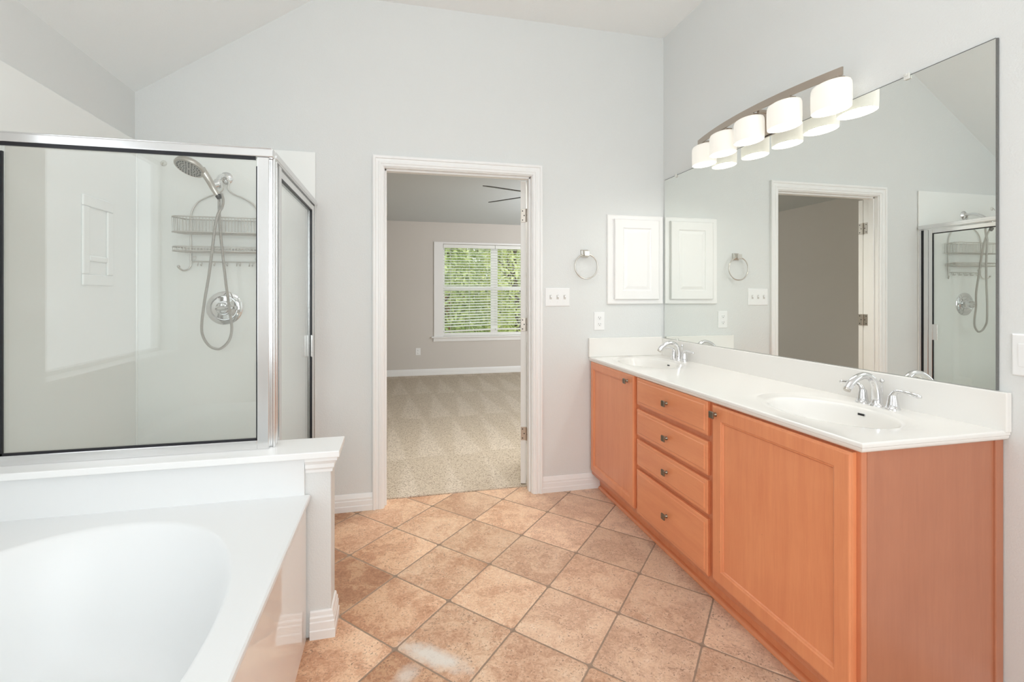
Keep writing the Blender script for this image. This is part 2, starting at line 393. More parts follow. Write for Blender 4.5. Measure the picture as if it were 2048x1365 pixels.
def hung_door(name, hx, sg, opened):
    """sg=+1: hinged on the right jamb, -1: on the left jamb; opened = degrees past a right angle"""
    door = bpy.data.objects.new(name, None); COL.objects.link(door); px = hx-sg*.004
    door.location = (px, YB2+.006, 0); struct(door)
    T = Matrix.Translation((px, YB2+.006, 0)) @ Matrix.Rotation(-sg*R_(opened), 4, 'Z') @ Matrix.Scale(sg, 4, (1, 0, 0))
    MB().box(-.036, .003, .016, 0, .452, DZ-.004, T).build('door_leaf', M['doorpaint'], door, bevel=.002)
    pn = MB()
    for xx in (-.040, 0):
        for za, zb in ((.25, .95), (1.1, 1.85)): pn.box(xx, .11, za, xx+.004, .35, zb, T)
    pn.build('raised_panel', M['doorpaint'], door, bevel=.002)
    for zc in (1.803, 1.077, .35):
        h = MB()
        h.tube([T @ Vector((.002, -.003, zc-.044)), T @ Vector((.002, -.003, zc+.044))], .006, 10)
        h.box(-.034, .0002, zc-.044, -.002, .003, zc+.044, T)                        # leaf on the door edge
        h.box(hx-sg*.0025, YB2-.034, zc-.044, hx, YB2, zc+.044)                       # leaf on the jamb
        hb = h.build('hinge', M['hinge'], door, bevel=.0008)
        sc = MB()
        for dz in (-.03, 0, .03):
            q = .006 if dz == 0 else -.005
            sc.lathe([(.0042, 0), (.003, .0008)], T @ Vector((-.018+q, .0001, zc+dz)), T.to_3x3() @ Vector((0, -1, 0)), 10)
            sc.lathe([(.0042, 0), (.003, .0008)], (hx-sg*.0025, YB2-.018+q, zc+dz), (-sg, 0, 0), 10)
        sc.build('screw', M['dark'], hb)
hung_door('door_1', DX1, 1, 17)
hung_door('door_2', DX0, -1, 86)

# ------------------------------------------------------------------ baseboards
BP = [(0, 0), (.016, 0), (.016, .030), (.0135, .034), (.0135, .060), (.011, .064), (.011, .076), (.008, .082), (.006, .095), (.003, .100), (0, .100)]
def base_run(name, fn, a, b): return struct(MB().prism(BP, fn, a, b).build(name, M['trim'], smooth=25))
base_run('baseboard_back', lambda u, v, t: (t, YB-u, v), -.40, DX0-.0695)
base_run('baseboard_back_right', lambda u, v, t: (t, YB-u, v), DX1+.0695, 1.31)
base_run('baseboard_rear', lambda u, v, t: (t, YR+u, v), -.3, XR-.02)
base_run('baseboard_right', lambda u, v, t: (XR-u, t, v), YR+.02, 1.09)

# ------------------------------------------------------------------ knee wall between tub and shower
KX, KY0, KY1, KZ = -.236, 1.934, 2.046, .672
struct(MB().box(XL, KY0, 0, KX, KY1, KZ).build('wall_knee', M['wall'], bevel=.004))
cap = MB().box(XL, 1.902, KZ, -.203, 2.098, KZ+.024)
struct(cap.build('trim_4', M['trim'], bevel=.003))
# crown under the cap, wrapping the free end (mitred)
CP = [(0, -.058), (.005, -.058), (.006, -.048), (.012, -.040), (.013, -.026), (.021, -.014), (.024, -.012), (.024, 0), (0, 0)]
def wrap(prof, zb, name, x0, mat, close=True):
    m = MB(); n = len(prof); v = []
    for d, hh in prof:
        v += [(x0, KY0-d, zb+hh), (KX+d, KY0-d, zb+hh), (KX+d, KY1+d, zb+hh), (-.405, KY1+d, zb+hh)]
    f = []
    for i in range(n-1):
        for k in range(3): f.append((i*4+k, i*4+k+1, (i+1)*4+k+1, (i+1)*4+k))
    f.append(tuple(i*4 for i in range(n))); f.append(tuple(i*4+3 for i in range(n)))
    m.add(v, f); return struct(m.build(name, mat))
wrap(CP, KZ, 'trim_5', -.325, M['trim'])
wrap([(a, b) for a, b in BP], 0, 'baseboard_knee', -.309, M['trim'])

# ------------------------------------------------------------------ polar patch: rectangle with an oval bowl
def oval_patch(m, rect, cx, cy, rx, ry, z, rings, n=96, pw=2.0):
    """rings: (scale, dz) from rim outwards to the centre; rect = (x0,y0,x1,y1)"""
    x0, y0, x1, y1 = rect
    def ell(a, k):
        c, s = math.cos(a), math.sin(a)
        q = (abs(c)**pw+abs(s)**pw)**(-1/pw)
        return cx+rx*k*q*c, cy+ry*k*q*s
    angs = sorted(set([2*math.pi*i/n for i in range(n)] + [math.atan2((yy-cy)/ry, (xx-cx)/rx) % (2*math.pi) for xx in (x0, x1) for yy in (y0, y1)]))
    N = len(angs); v = []; f = []
    for a in angs:
        dx, dy = rx*math.cos(a), ry*math.sin(a)
        tx = ((x1-cx)/dx if dx > 1e-9 else (x0-cx)/dx if dx < -1e-9 else 1e9)
        ty = ((y1-cy)/dy if dy > 1e-9 else (y0-cy)/dy if dy < -1e-9 else 1e9)
        t_ = min(tx, ty); v.append((cx+dx*t_, cy+dy*t_, z))
    for k, dz in rings:
        for a in angs:
            x, y = ell(a, k); v.append((x, y, z+dz))
    nr = len(rings)
    for i in range(nr):
        for k in range(N): f.append((i*N+k, i*N+(k+1) % N, (i+1)*N+(k+1) % N, (i+1)*N+k))
    v.append((cx, cy, z+rings[-1][1])); c = len(v)-1
    for k in range(N): f.append((nr*N+k, nr*N+(k+1) % N, c))
    m.add(v, f)

# ------------------------------------------------------------------ bathtub
TX1, TZ, TY0, TY1 = -.312, .535, .30, 1.926
tub = thing('bathtub', ((XL+TX1)/2, 1.1, 0), 'white oval garden tub set in a glossy deck below the shower glass', 'bathtub')
tb = MB()
rings = [(1.015, 0), (1.008, -.0006), (1.0, -.0025), (.992, -.007), (.984, -.014), (.970, -.030), (.945, -.065), (.915, -.12), (.885, -.18), (.85, -.25), (.815, -.31), (.775, -.35), (.715, -.372), (.6, -.382), (.4, -.388), (.15, -.392)]
oval_patch(tb, (XL+.002, TY0, TX1-.012, TY1), -.835, 1.165, .44, .65, TZ, rings, 128, 2.15)
basin = tb.build('basin_deck', M['acryl'], tub, smooth=35)
lip = MB()
LP = [(0, 0), (.013, -.0005), (.0175, -.004), (.0185, -.009), (.0185, -.014), (.012, -.0165), (.012, -.023), (.0085, -.025), (.0085, -.036), (0, -.038)]
lip.prism([(TX1-.0125+a, TZ+b) for a, b in LP], lambda u, v, t_: (u, t_, v), TY0, TY1)
lip.build('deck_edge', M['acryl'], tub, smooth=25)
MB().box(TX1-.03, TY0, 0, TX1-.010, TY1, TZ-.036).build('skirt', M['skirt'], tub)
MB().box(XL+.002, TY0, 0, TX1-.03, TY0+.02, TZ-.033).build('end_panel', M['skirt'], tub)
MB().box(XL+.002, TY1-.001, TZ-.005, -.327, KY0-.001, KZ-.003).build('splash_panel', M['acryl'], tub, bevel=.002)
MB().lathe([(.028, 0), (.03, .003), (.022, .005)], (-.835, 1.0, TZ-.392), (0, 0, 1), 24).build('drain', M['chrome'], tub)

# ------------------------------------------------------------------ shower surround, pan, enclosure
SX1, SY0 = -.465, KY1
sur = thing('shower_surround', (XL+.3, YB-.006, .08), 'off-white acrylic wall surround lining the shower corner', 'shower surround')
MB().box(XL+.002, KY1+.010, .08, XL+.012, YB-.002, 2.098).build('left_panel', M['surround'], sur, bevel=.003)
MB().box(XL+.012, YB-.012, .08, SX1+.012, YB-.002, 2.098).build('back_panel', M['surround'], sur, bevel=.003)
MB().box(XL+.012, KY1+.002, .08, SX1, KY1+.009, KZ).build('knee_panel', M['surround'], sur, bevel=.002)
nc = MB(); ny0, ny1, nz0, nz1 = 2.535, 2.775, 1.315, 1.72
for b in ((ny0, nz0, ny1, nz0+.05), (ny0, nz1-.05, ny1, nz1), (ny0, nz0+.05, ny0+.05, nz1-.05), (ny1-.05, nz0+.05, ny1, nz1-.05), (ny0+.05, 1.425, ny1-.05, 1.45)):
    nc.box(XL+.012, b[0], b[1], XL+.022, b[2], b[3])
nc.build('soap_niche', M['surround'], sur, bevel=.009, seg=3)
co = MB()
co.tube([(XL+.014, YB-.014, .1), (XL+.014, YB-.014, 2.095)], .006, 8)
co.build('corner_seam', M['surround'], sur, smooth=40)
pan = thing('shower_pan', ((XL+SX1)/2, 2.5, 0), 'white shower base behind the knee wall', 'shower base')
MB().box(XL+.012, KY1+.008, .0, SX1-.05, YB-.012, .06).build('pan_floor', M['acryl'], pan, bevel=.01)
MB().box(SX1-.05, KY1, 0, SX1+.06, YB, .12).build('curb', M['acryl'], pan, bevel=.012)

enc = thing('shower_enclosure', ((XL+SX1)/2, 2.0, KZ+.024), 'framed glass shower enclosure standing on the knee wall cap', 'shower enclosure')
YP, ZT, ZB0 = 2.0, 1.815, KZ+.024
fa = MB()
FXL = XL+.013
fa.box(FXL, YP-.014, ZB0, -1.292, YP+.014, ZT-.03)               # left jamb
fa.box(-.502, YP-.014, ZB0, -.462, YP+.014, ZT-.03)              # corner post front
fa.box(-1.292, YP-.014, ZB0, -.502, YP+.014, ZB0+.034)              # sill
fa.build('panel_frame', M['satin'], enc, bevel=.002)
hd = MB(); hd.box(FXL, YP-.020, ZT-.03, -.446, YP+.020, ZT); hd.box(FXL, YP-.016, ZT, -.450, YP+.016, ZT+.006)
hd.build('header', M['satin'], enc, bevel=.003)
gk = MB(); gx0, gx1, gz0, gz1 = -1.292, -.502, ZB0+.034, ZT-.03
w_ = .008
for b in ((gx0, gz0, gx1, gz0+w_), (gx0, gz1-.011, gx1-.006, gz1), (gx0, gz0, gx0+.0075, gz1-.03), (gx1-.004, gz0, gx1, gz1-.035)):
    gk.box(b[0], YP-.012, b[1], b[2], YP-.004, b[3])
gk.build('gasket', M['gasket'], enc)
MB().box(gx0-.004, YP-.003, gz0-.004, gx1+.004, YP+.003, gz1+.004).build('fixed_pane', M['glass'], enc)
# return side with the door (runs back to the wall at X = SX1)
rt = MB()
rt.box(SX1-.016, YP+.014, ZB0, SX1+.016, YP+.052, ZT-.03)        # post
rt.tube([(SX1+.017, YP+.006, ZB0), (SX1+.017, YP+.006, ZT-.03)], .006, 8)
rt.tube([(SX1+.017, YP+.040, ZB0), (SX1+.017, YP+.040, ZT-.03)], .004, 8)
rt.box(SX1-.016, YB-.028, .12, SX1+.012, YB-.012, ZT-.03)        # wall jamb
rt.box(SX1-.016, YP+.099, .12, SX1+.016, YB-.05, .15)            # threshold
rt.box(SX1-.016, KY1+.053, .12, SX1+.016, KY1+.09, ZT-.03)
rt.build('door_jamb', M['satin'], enc, bevel=.002)
h2 = MB(); h2.box(SX1-.02, YP+.02, ZT-.03, SX1+.02, YB-.012, ZT+.002); h2.box(SX1+.014, YP+.02, ZT-.026, SX1+.024, YB-.012, ZT-.012)
h2.build('door_header', M['satin'], enc, bevel=.002)
sd = MB(); sy0, sy1, sz0, sz1, sw = YP+.098, YB-.047, .155, ZT-.036, .062
sd.box(SX1-.010, sy0, sz0, SX1+.010, sy0+.028, sz1); sd.box(SX1-.010, sy1-sw, sz0, SX1+.010, sy1-.034, sz1); sd.box(SX1-.010, sy1-.032, sz0, SX1+.011, sy1, sz1)
sd.box(SX1-.010, sy0+.028, sz0, SX1+.010, sy1-sw, sz0+.03); sd.box(SX1-.010, sy0+.028, sz1-.03, SX1+.010, sy1-sw, sz1)
sdo = sd.build('door', M['satin'], enc, bevel=.002)
MB().box(SX1-.008, sy0+.026, sz0+.028, SX1-.002, sy1-sw+.002, sz1-.028).build('door_pane', M['glass'], sdo)
g2 = MB(); g2.box(SX1-.002, sy1-sw-.004, sz0+.03, SX1+.0105, sy1-sw-.0002, sz1-.03); g2.box(SX1-.002, sy0+.028, sz1-.036, SX1+.0095, sy1-sw-.004, sz1-.0302)
g2.box(SX1-.012, sy1+.001, sz0, SX1+.008, sy1+.018, sz1)
g2.build('door_gasket', M['gasket'], sdo)
hn = MB(); hy = sy1-sw-.012; hn.box(SX1+.004, hy, .93, SX1+.020, hy+.006, 1.05); hn.box(SX1+.014, hy-.030, .93, SX1+.020, hy, 1.05)
hn.build('handle', M['satin'], sdo, bevel=.002)

# ------------------------------------------------------------------ shower fittings
AX = -.916
arm = thing('shower_holder', (AX, YB-.012, 1.92), 'chrome shower arm with holder for the hand shower on the back shower wall', 'shower arm')
MB().lathe([(.034, 0), (.034, .004), (.024, .012), (.014, .016)], (AX, YB-.012, 1.92), (0, -1, 0), 28).build('flange', M['chrome'], arm, smooth=30)
MB().tube(spline([(AX, YB-.014, 1.92), (AX, YB-.07, 1.922), (AX, 2.90, 1.905), (AX+.005, 2.855, 1.875), (AX+.01, 2.84, 1.862)], 6), .0105, 12).build('arm', M['chrome'], arm, smooth=40)
hb = MB()
hb.lathe([(.013, -.02), (.020, -.014), (.021, .012), (.015, .020)], (AX+.012, 2.835, 1.853), (.1, -.5, -.86), 20)
hb.lathe([(.012, 0), (.022, .006), (.024, .03), (.018, .036)], (AX+.015, 2.832, 1.85), (-.55, -.35, -.30), 20)
hb.build('holder', M['chrome'], arm, smooth=40)
hs = thing('hand_shower', (-.905, 2.79, 1.80), 'brushed metal hand shower with round face and long hose in the shower holder', 'hand shower')
HC = Vector((-1.005, 2.755, 1.912)); HN = Vector((-.26, -.40, -.88)).normalized()
hd_ = MB().lathe([(.028, -.028), (.052, -.024), (.066, -.014), (.070, -.004), (.071, .003), (.069, .008), (.064, .010), (.062, .008), (.03, .0085)], HC, HN, 40)
hd_.build('head', M['nickel'], hs, smooth=35)
fc = MB(); e1 = HN.orthogonal().normalized(); e2 = HN.cross(e1)
fc.lathe([(.060, .0080), (.060, .0095), (.055, .0105)], HC, HN, 36)
fo = fc.build('spray_face', simple('spray_face_grey', srgb(176, 176, 172), .35), hs, smooth=35)
nz = MB()
for rr, k in ((.014, 6), (.026, 12), (.040, 18), (.053, 24)):
    for i in range(k):
        a = 2*math.pi*i/k; c = HC+HN*.0105+(e1*math.cos(a)+e2*math.sin(a))*rr
        nz.lathe([(.0032 if rr < .05 else .0042, 0), (.002, .0022)], c, HN, 8)
nz.build('nozzles', M['dark'], fo)
hp = [HC-HN*.012+Vector((.045, .005, -.012)), HC+Vector((.075, .022, -.048)), Vector((-.912, 2.792, 1.822)), Vector((-.893, 2.80, 1.786))]
HP = spline(hp, 6); MB().tube(HP, [.019-.006*i/(len(HP)-1) for i in range(len(HP))], 16).build('handle', M['nickel'], hs, smooth=40)
MB().lathe([(.0135, 0), (.014, .010), (.010, .024)], (-.894, 2.80, 1.79), (.35, .12, -.92), 16).build('hose_nut', simple('dark_nut', srgb(70, 68, 66), .3, 1), hs, smooth=40)
th = YAW
def onY(x, y, Yp):
    u = (x-1024)/F_PX; rx = u*math.cos(th)+math.sin(th); ry = math.cos(th)-u*math.sin(th)
    t_ = Yp/ry; return (rx*t_, Yp, CAM_H+(592-y)/F_PX*t_)
hz = lambda x, y, Yp: onY(300+x/3.1735, 290+y/3.1744, Yp)
hose_px = [(432, 318, 2.81), (438, 350, 2.82), (440, 430, 2.85), (447, 560, 2.87), (462, 700, 2.88), (475, 820, 2.89), (490, 940, 2.895), (506, 1060, 2.885), (519, 1170, 2.89), (500, 1245, 2.90), (455, 1290, 2.905), (420, 1296, 2.905), (375, 1275, 2.905), (338, 1220, 2.90), (328, 1150, 2.90), (345, 1000, 2.89), (372, 840, 2.88), (398, 640, 2.865), (413, 520, 2.85), (432, 440, 2.835), (458, 395, 2.83), (464, 350, 2.832), (455, 310, 2.838)]
hpts = spline([hz(*q) for q in hose_px], 10)
hose = NT('ribbed_hose'); hose.p.inputs['Metallic'].default_value = 1; hose.p.inputs['Roughness'].default_value = .3; hose.p.inputs['Base Color'].default_value = srgb(206, 204, 200)
wv = hose.n('ShaderNodeTexWave', bands_direction='Z'); hose.set(wv.inputs['Vector'], hose.pos()); wv.inputs['Scale'].default_value = 75; hose.bump(wv.outputs[1], .6, .003)
MB().tube(hpts, .0068, 10).build('hose', hose.m, hs, smooth=60)

vl = thing('shower_valve', (AX-.008, YB-.012, 1.20), 'round chrome shower valve with lever below the wire caddy', 'shower valve')
VC = (AX-.008, YB-.012, 1.20)
MB().lathe([(.092, 0), (.092, .004), (.086, .008), (.070, .012), (.066, .010), (.064, .010), (.062, .013), (.04, .016), (.036, .03)], VC, (0, -1, 0), 48).build('escutcheon', M['chrome'], vl, smooth=25)
MB().lathe([(.034, .01), (.033, .05), (.028, .062), (.012, .066)], VC, (0, -1, 0), 32).build('hub', M['chrome'], vl, smooth=30)
lp = spline([(VC[0]-.028, VC[1]-.062, 1.198), (VC[0], VC[1]-.066, 1.20), (VC[0]+.035, VC[1]-.07, 1.20), (VC[0]+.075, VC[1]-.075, 1.203)], 5)
MB().tube(lp, [.010+.004*math.sin(math.pi*i/(len(lp)-1)) for i in range(len(lp))], 12).build('lever', M['chrome'], vl, smooth=50)
sh = thing('suction_hook', (-1.222, YB-.012, 1.985), 'tiny clear suction hook high on the shower wall', 'hook')
MB().lathe([(.016, 0), (.012, .005), (.005, .007)], (-1.222, YB-.012, 1.985), (0, -1, 0), 20).build('suction_cup', M['clip'], sh, smooth=40)
MB().tube(spline([(-1.222, YB-.018, 1.985), (-1.222, YB-.028, 1.982), (-1.222, YB-.030, 1.972), (-1.222, YB-.036, 1.97)], 4), .002, 6).build('hook', M['nickel'], sh, smooth=40)

# wire caddy hanging from the arm
cy = thing('shower_caddy', (AX, YB-.03, 1.40), 'wire shower caddy with two shelves hanging from the shower arm', 'shower caddy')
yw = YB-.022; P0, P1 = -1.088, -.744
m = MB(); wr = .0042
arch = [(P0, yw, 1.46), (P0, yw, 1.66), (P0+.003, yw, 1.72), (P0+.03, yw, 1.775), (P0+.08, yw, 1.81), (AX-.035, yw, 1.835), (AX-.012, yw-.003, 1.862), (AX-.018, yw-.006, 1.90), (AX, yw-.008, 1.935), (AX+.018, yw-.006, 1.90), (AX+.012, yw-.003, 1.862), (AX+.035, yw, 1.835), (P1-.08, yw, 1.81), (P1-.03, yw, 1.775), (P1-.003, yw, 1.72), (P1, yw, 1.66), (P1, yw, 1.46)]
m.tube(spline(arch, 6), wr, 8)
m.build('hanger', M['wire'], cy, smooth=60)
for px, sg in ((P0, -1), (P1, 1)):
    k = MB(); k.tube(spline([(px, yw, 1.47), (px, yw, 1.435), (px+sg*.012, yw-.006, 1.412), (px+sg*.03, yw-.02, 1.405), (px+sg*.045, yw-.032, 1.418), (px+sg*.047, yw-.034, 1.424)], 6), wr, 8)
    k.lathe([(.002, -.007), (.0065, -.004), (.0075, 0), (.0065, .004), (.002, .007)], (px+sg*.047, yw-.034, 1.426), (0, 0, 1), 12)
    k.build('side_hook', M['wire'], cy, smooth=60)
def basket(zf, zr, x0, x1, y0, y1, name):
    b = MB(); r = .035
    def loop(z, g=0):
        pts = []
        for cx_, cy_, a0 in ((x1-r-g, y0+r+g, -90), (x1-r-g, y1-.004, 0), (x0+r+g, y1-.004, 90), (x0+r+g, y0+r+g, 180)):
            for a in range(0, 91, 15):
                rr = r if a0 in (-90, 180) else .004
                pts.append((cx_+rr*math.cos(R_(a0+a)), cy_+rr*math.sin(R_(a0+a)), z))
        return pts
    b.tube(loop(zr), .0036, 8, closed=True); b.tube(loop(zf), .0036, 8, closed=True)
    n = 30
    for i in range(1, n):
        x = x0+(x1-x0)*i/n
        inset = 0 if x0+r < x < x1-r else .012
        b.tube([(x, y0+inset, zr), (x, y0+inset+.002, zf), (x, y1, zf), (x, y1, zr)], .0016, 5)
    for j in range(1, 5):
        y = y0+(y1-y0)*j/5; b.tube([(x0, y, zr), (x0+.004, y, zf), (x1-.004, y, zf), (x1, y, zr)], .0018, 5)
    return b.build(name, M['wire'], cy, smooth=60)
basket(1.605, 1.685, -1.145, -.685, 2.885, yw-.004, 'upper_basket')
basket(1.505, 1.527, -1.142, -.688, 2.885, yw-.004, 'lower_shelf')
hbx = MB().tube([(P0, yw, 1.455), (P1, yw, 1.455)], .0036, 8); hbx.build('hook_rail', M['wire'], cy, smooth=60)
for i in range(5):
    x = P0+.045+i*.064; k = MB()
    for dx in (-.009, .009):
        k.tube(spline([(x+dx, yw, 1.455), (x+dx, yw-.002, 1.44), (x+dx, yw-.010, 1.432), (x+dx*.8, yw-.016, 1.440)], 4), .0022, 6)
    k.build('razor_hook', M['wire'], cy, smooth=60)
for px in (P0+.014, P1-.014):
    MB().lathe([(.010, 0), (.012, .003), (.007, .006)], (px, YB-.013, 1.475), (0, -1, 0), 16).build('suction_cup', M['clip'], cy, smooth=40)

# ------------------------------------------------------------------ vanity cabinet
VX, VY0, VY1 = 1.257, 1.097, YB-.002
CT0 = .836
van = thing('vanity_cabinet', ((VX+XR)/2, (VY0+VY1)/2, 0), 'orange maple double vanity cabinet along the mirror wall', 'cabinet')
ff = MB()
def yb(y0, z0, y1, z1, x0=VX, x1=VX+.02): ff.box(x0, y0, z0, x1, y1, z1)
yb(VY0, .095, VY0+.042, CT0); yb(1.737, .095, 1.779, CT0); yb(2.365, .095, 2.407, CT0); yb(VY1-.03, .095, VY1, CT0)
for a, b in ((VY0+.042, 1.737), (1.779, 2.365), (2.407, VY1-.03)):
    yb(a, .095, b, .13); yb(a, .80, b, CT0)
for z in (.681, .520, .361): yb(1.779, z-.02, 2.365, z+.02)
ff.build('face_frame', M['woodf'], van, bevel=.0015)
cc = MB()
cc.box(VX+.02, VY0+.018, .10, XR-.002, VY1, .118); cc.box(XR-.014, VY0+.018, .118, XR-.002, VY1, CT0); cc.box(VX+.02, VY1-.018, .118, XR-.014, VY1, CT0)
for y in (1.758, 2.386): cc.box(VX+.02, y-.009, .118, XR-.014, y+.009, CT0-.16)
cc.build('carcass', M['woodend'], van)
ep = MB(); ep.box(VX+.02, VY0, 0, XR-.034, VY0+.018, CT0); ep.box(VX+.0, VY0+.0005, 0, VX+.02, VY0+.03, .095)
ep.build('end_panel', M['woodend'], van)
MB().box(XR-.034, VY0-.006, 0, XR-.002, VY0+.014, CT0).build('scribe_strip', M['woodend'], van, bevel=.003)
MB().box(1.312, VY0+.03, 0, 1.324, VY1, .10).build('toe_kick', M['wood'], van)
qr = [(1.312, 0), (1.294, 0), (1.2945, .006), (1.2975, .012), (1.303, .0165), (1.312, .018)]
MB().prism(qr, lambda u, v, t_: (u, t_, v), VY0+.03, VY1-.02).build('shoe_moulding', M['woodh'], van, smooth=40)

XFR = 1.237
def ring_frame(mb, rect, ins, x_out, x_in):
    """stepped frame: rect (y0,z0,y1,z1) -> successive (inset, x) rings, last ring filled"""
    y0, z0, y1, z1 = rect; n0 = len(mb.v); v = []; f = []
    for d, x in ins: v += [(x, y0+d, z0+d), (x, y1-d, z0+d), (x, y1-d, z1-d), (x, y0+d, z1-d)]
    for i in range(len(ins)-1):
        for k in range(4): f.append((i*4+k, i*4+(k+1) % 4, (i+1)*4+(k+1) % 4, (i+1)*4+k))
    L = (len(ins)-1)*4; f.append((L, L+1, L+2, L+3)); f.append((0, 3, 2, 1)); mb.add(v, f)
def knob(y, z, par):
    k = MB(); k.lathe([(.0085, 0), (.008, .004), (.0055, .008), (.0055, .013), (.009, .017)], (XFR, y, z), (-1, 0, 0), 20)
    kb = k.build('knob', M['bronze'], par, smooth=40)
    s_ = MB(); a = .0145
    s_.box(XFR-.024, y-a, z-a, XFR-.016, y+a, z+a); s_.build('knob_plate', M['bronze'], kb, bevel=.0045, seg=3)
    MB().box(XFR-.0246, y-a+.0035, z-a+.0035, XFR-.023, y+a-.0035, z+a-.0035).build('knob_inlay', M['knobface'], kb, bevel=.0005)
XB = VX-.0005
def cab_door(rect, w, ky, kz):
    d = MB(); ring_frame(d, rect, [(0, XB), (0, XFR+.005), (.004, XFR+.0035), (.006, XFR+.001), (.009, XFR), (w-.004, XFR), (w, XFR+.003), (w+.004, XFR+.004), (w+.007, XFR+.009)], 0, 0)
    o = d.build('door', M['wood'], van)
    # joints of the rails and the flat centre panel
    y0, z0, y1, z1 = rect; q = w+.0072
    MB().box(XFR+.0082, y0+q, z0+q, XFR+.012, y1-q, z1-q).build('panel', M['wood'], o)
    knob(ky, kz, o)
cab_door((2.399, .127, 2.992, .838), .047, 2.468, .800)
cab_door((1.111, .127, 1.731, .829), .058, 1.706, .795)
def drawer(z0, z1, kz):
    d = MB(); ring_frame(d, (1.764, z0, 2.371, z1), [(0, XB), (0, XFR+.007), (.004, XFR+.005), (.006, XFR+.004), (.016, XFR+.0035), (.019, XFR+.0005), (.022, XFR)], 0, 0)
    o = d.build('drawer', M['woodh'], van); knob(2.067, kz, o)
for z0, z1, kz in ((.694, .835, .762), (.531, .669, .598), (.372, .510, .438), (.118, .350, .232)): drawer(z0, z1, kz)

# ------------------------------------------------------------------ countertop with two integral bowls
CX0, CY0, CZ = 1.235, 1.075, .865
ct = thing('vanity_countertop', ((CX0+XR)/2, 2.05, CT0), 'long white cultured marble vanity top with two oval sinks', 'countertop')
top = MB()
SINKS = ((1.498, 1.435), (1.498, 2.725))
rings = [(1.23, 0), (1.20, -.0008), (1.17, -.0022), (1.13, -.0040), (1.06, -.0062), (1.02, -.0075), (.995, -.011), (.975, -.018), (.95, -.030), (.91, -.048), (.85, -.070), (.76, -.092), (.64, -.109), (.48, -.121), (.3, -.128), (.12, -.131)]
for cx, cyy in SINKS: oval_patch(top, (CX0+.006, cyy-.338, XR-.001, cyy+.288), cx+0, cyy, .155, .232, CZ, rings, 112)
for a, b in ((CY0+.006, 1.435-.338), (1.435+.288, 2.725-.338), (2.725+.288, YB-.001)):
    top.add([(CX0+.006, a, CZ), (XR-.001, a, CZ), (XR-.001, b, CZ), (CX0+.006, b, CZ)], [(0, 1, 2, 3)])
top.build('countertop', M['marble'], ct, smooth=35)
EP = [(0, 0), (-.003, -.0006), (-.0055, -.003), (-.006, -.006), (-.006, -.012), (-.003, -.0145), (-.003, -.018), (-.001, -.024), (.004, -.0285), (.02, -.0285), (.02, -.004)]
ed = MB(); n = len(EP); v = []
for d, hh in EP:
    v += [(CX0+.006+d, YB-.001, CZ+hh), (CX0+.006+d, CY0+.006+d, CZ+hh), (XR-.001, CY0+.006+d, CZ+hh)]
f = []
for i in range(n-1):
    for k in range(2): f.append((i*3+k, i*3+k+1, (i+1)*3+k+1, (i+1)*3+k))
ed.add(v, f); ed.build('front_edge', M['marble'], ct, smooth=50)
MB().box(XR-.022, CY0-.004, CZ-.004, XR-.001, YB-.001, .979).build('backsplash', M['marble'], ct, bevel=.003)
MB().box(CX0-.004, YB-.022, CZ-.0, XR-.022, YB-.001, .990).build('side_splash', M['marble'], ct, bevel=.003)
for cx, cyy in SINKS:
    o_ = Vector((cx+.149, cyy, CZ-.030)); ax = Vector((-.95, 0, .32)).normalized(); sd_ = Vector((0, 1, 0)); up_ = ax.cross(sd_)
    def slot(w, hgt, d): 
        pts = []
        for i in range(24):
            a = 2*math.pi*i/24; c, s = math.cos(a), math.sin(a)
            pts.append(o_+sd_*((w if c > 0 else -w)+hgt*c)+up_*(hgt*s)+ax*d)
        return pts
    r1, r2, r3 = slot(.010, .0058, .0), slot(.010, .0058, .004), slot(.010, .0036, .0045)
    m = MB(); m.add(r1+r2+r3, [(i, (i+1) % 24, 24+(i+1) % 24, 24+i) for i in range(24)]+[(24+i, 24+(i+1) % 24, 48+(i+1) % 24, 48+i) for i in range(24)])
    ofl = m.build('overflow_ring', M['chrome'], ct, smooth=40)
    m = MB(); m.add(slot(.010, .0038, .003), [tuple(range(24))]); m.build('overflow_slot', M['dark'], ofl)
    MB().lathe([(.030, 0), (.030, .003), (.024, .005), (.020, .003), (.019, .007), (.004, .009)], (cx, cyy, CZ-.1315), (0, 0, 1), 28).build('drain', M['chrome'], ct, smooth=35)

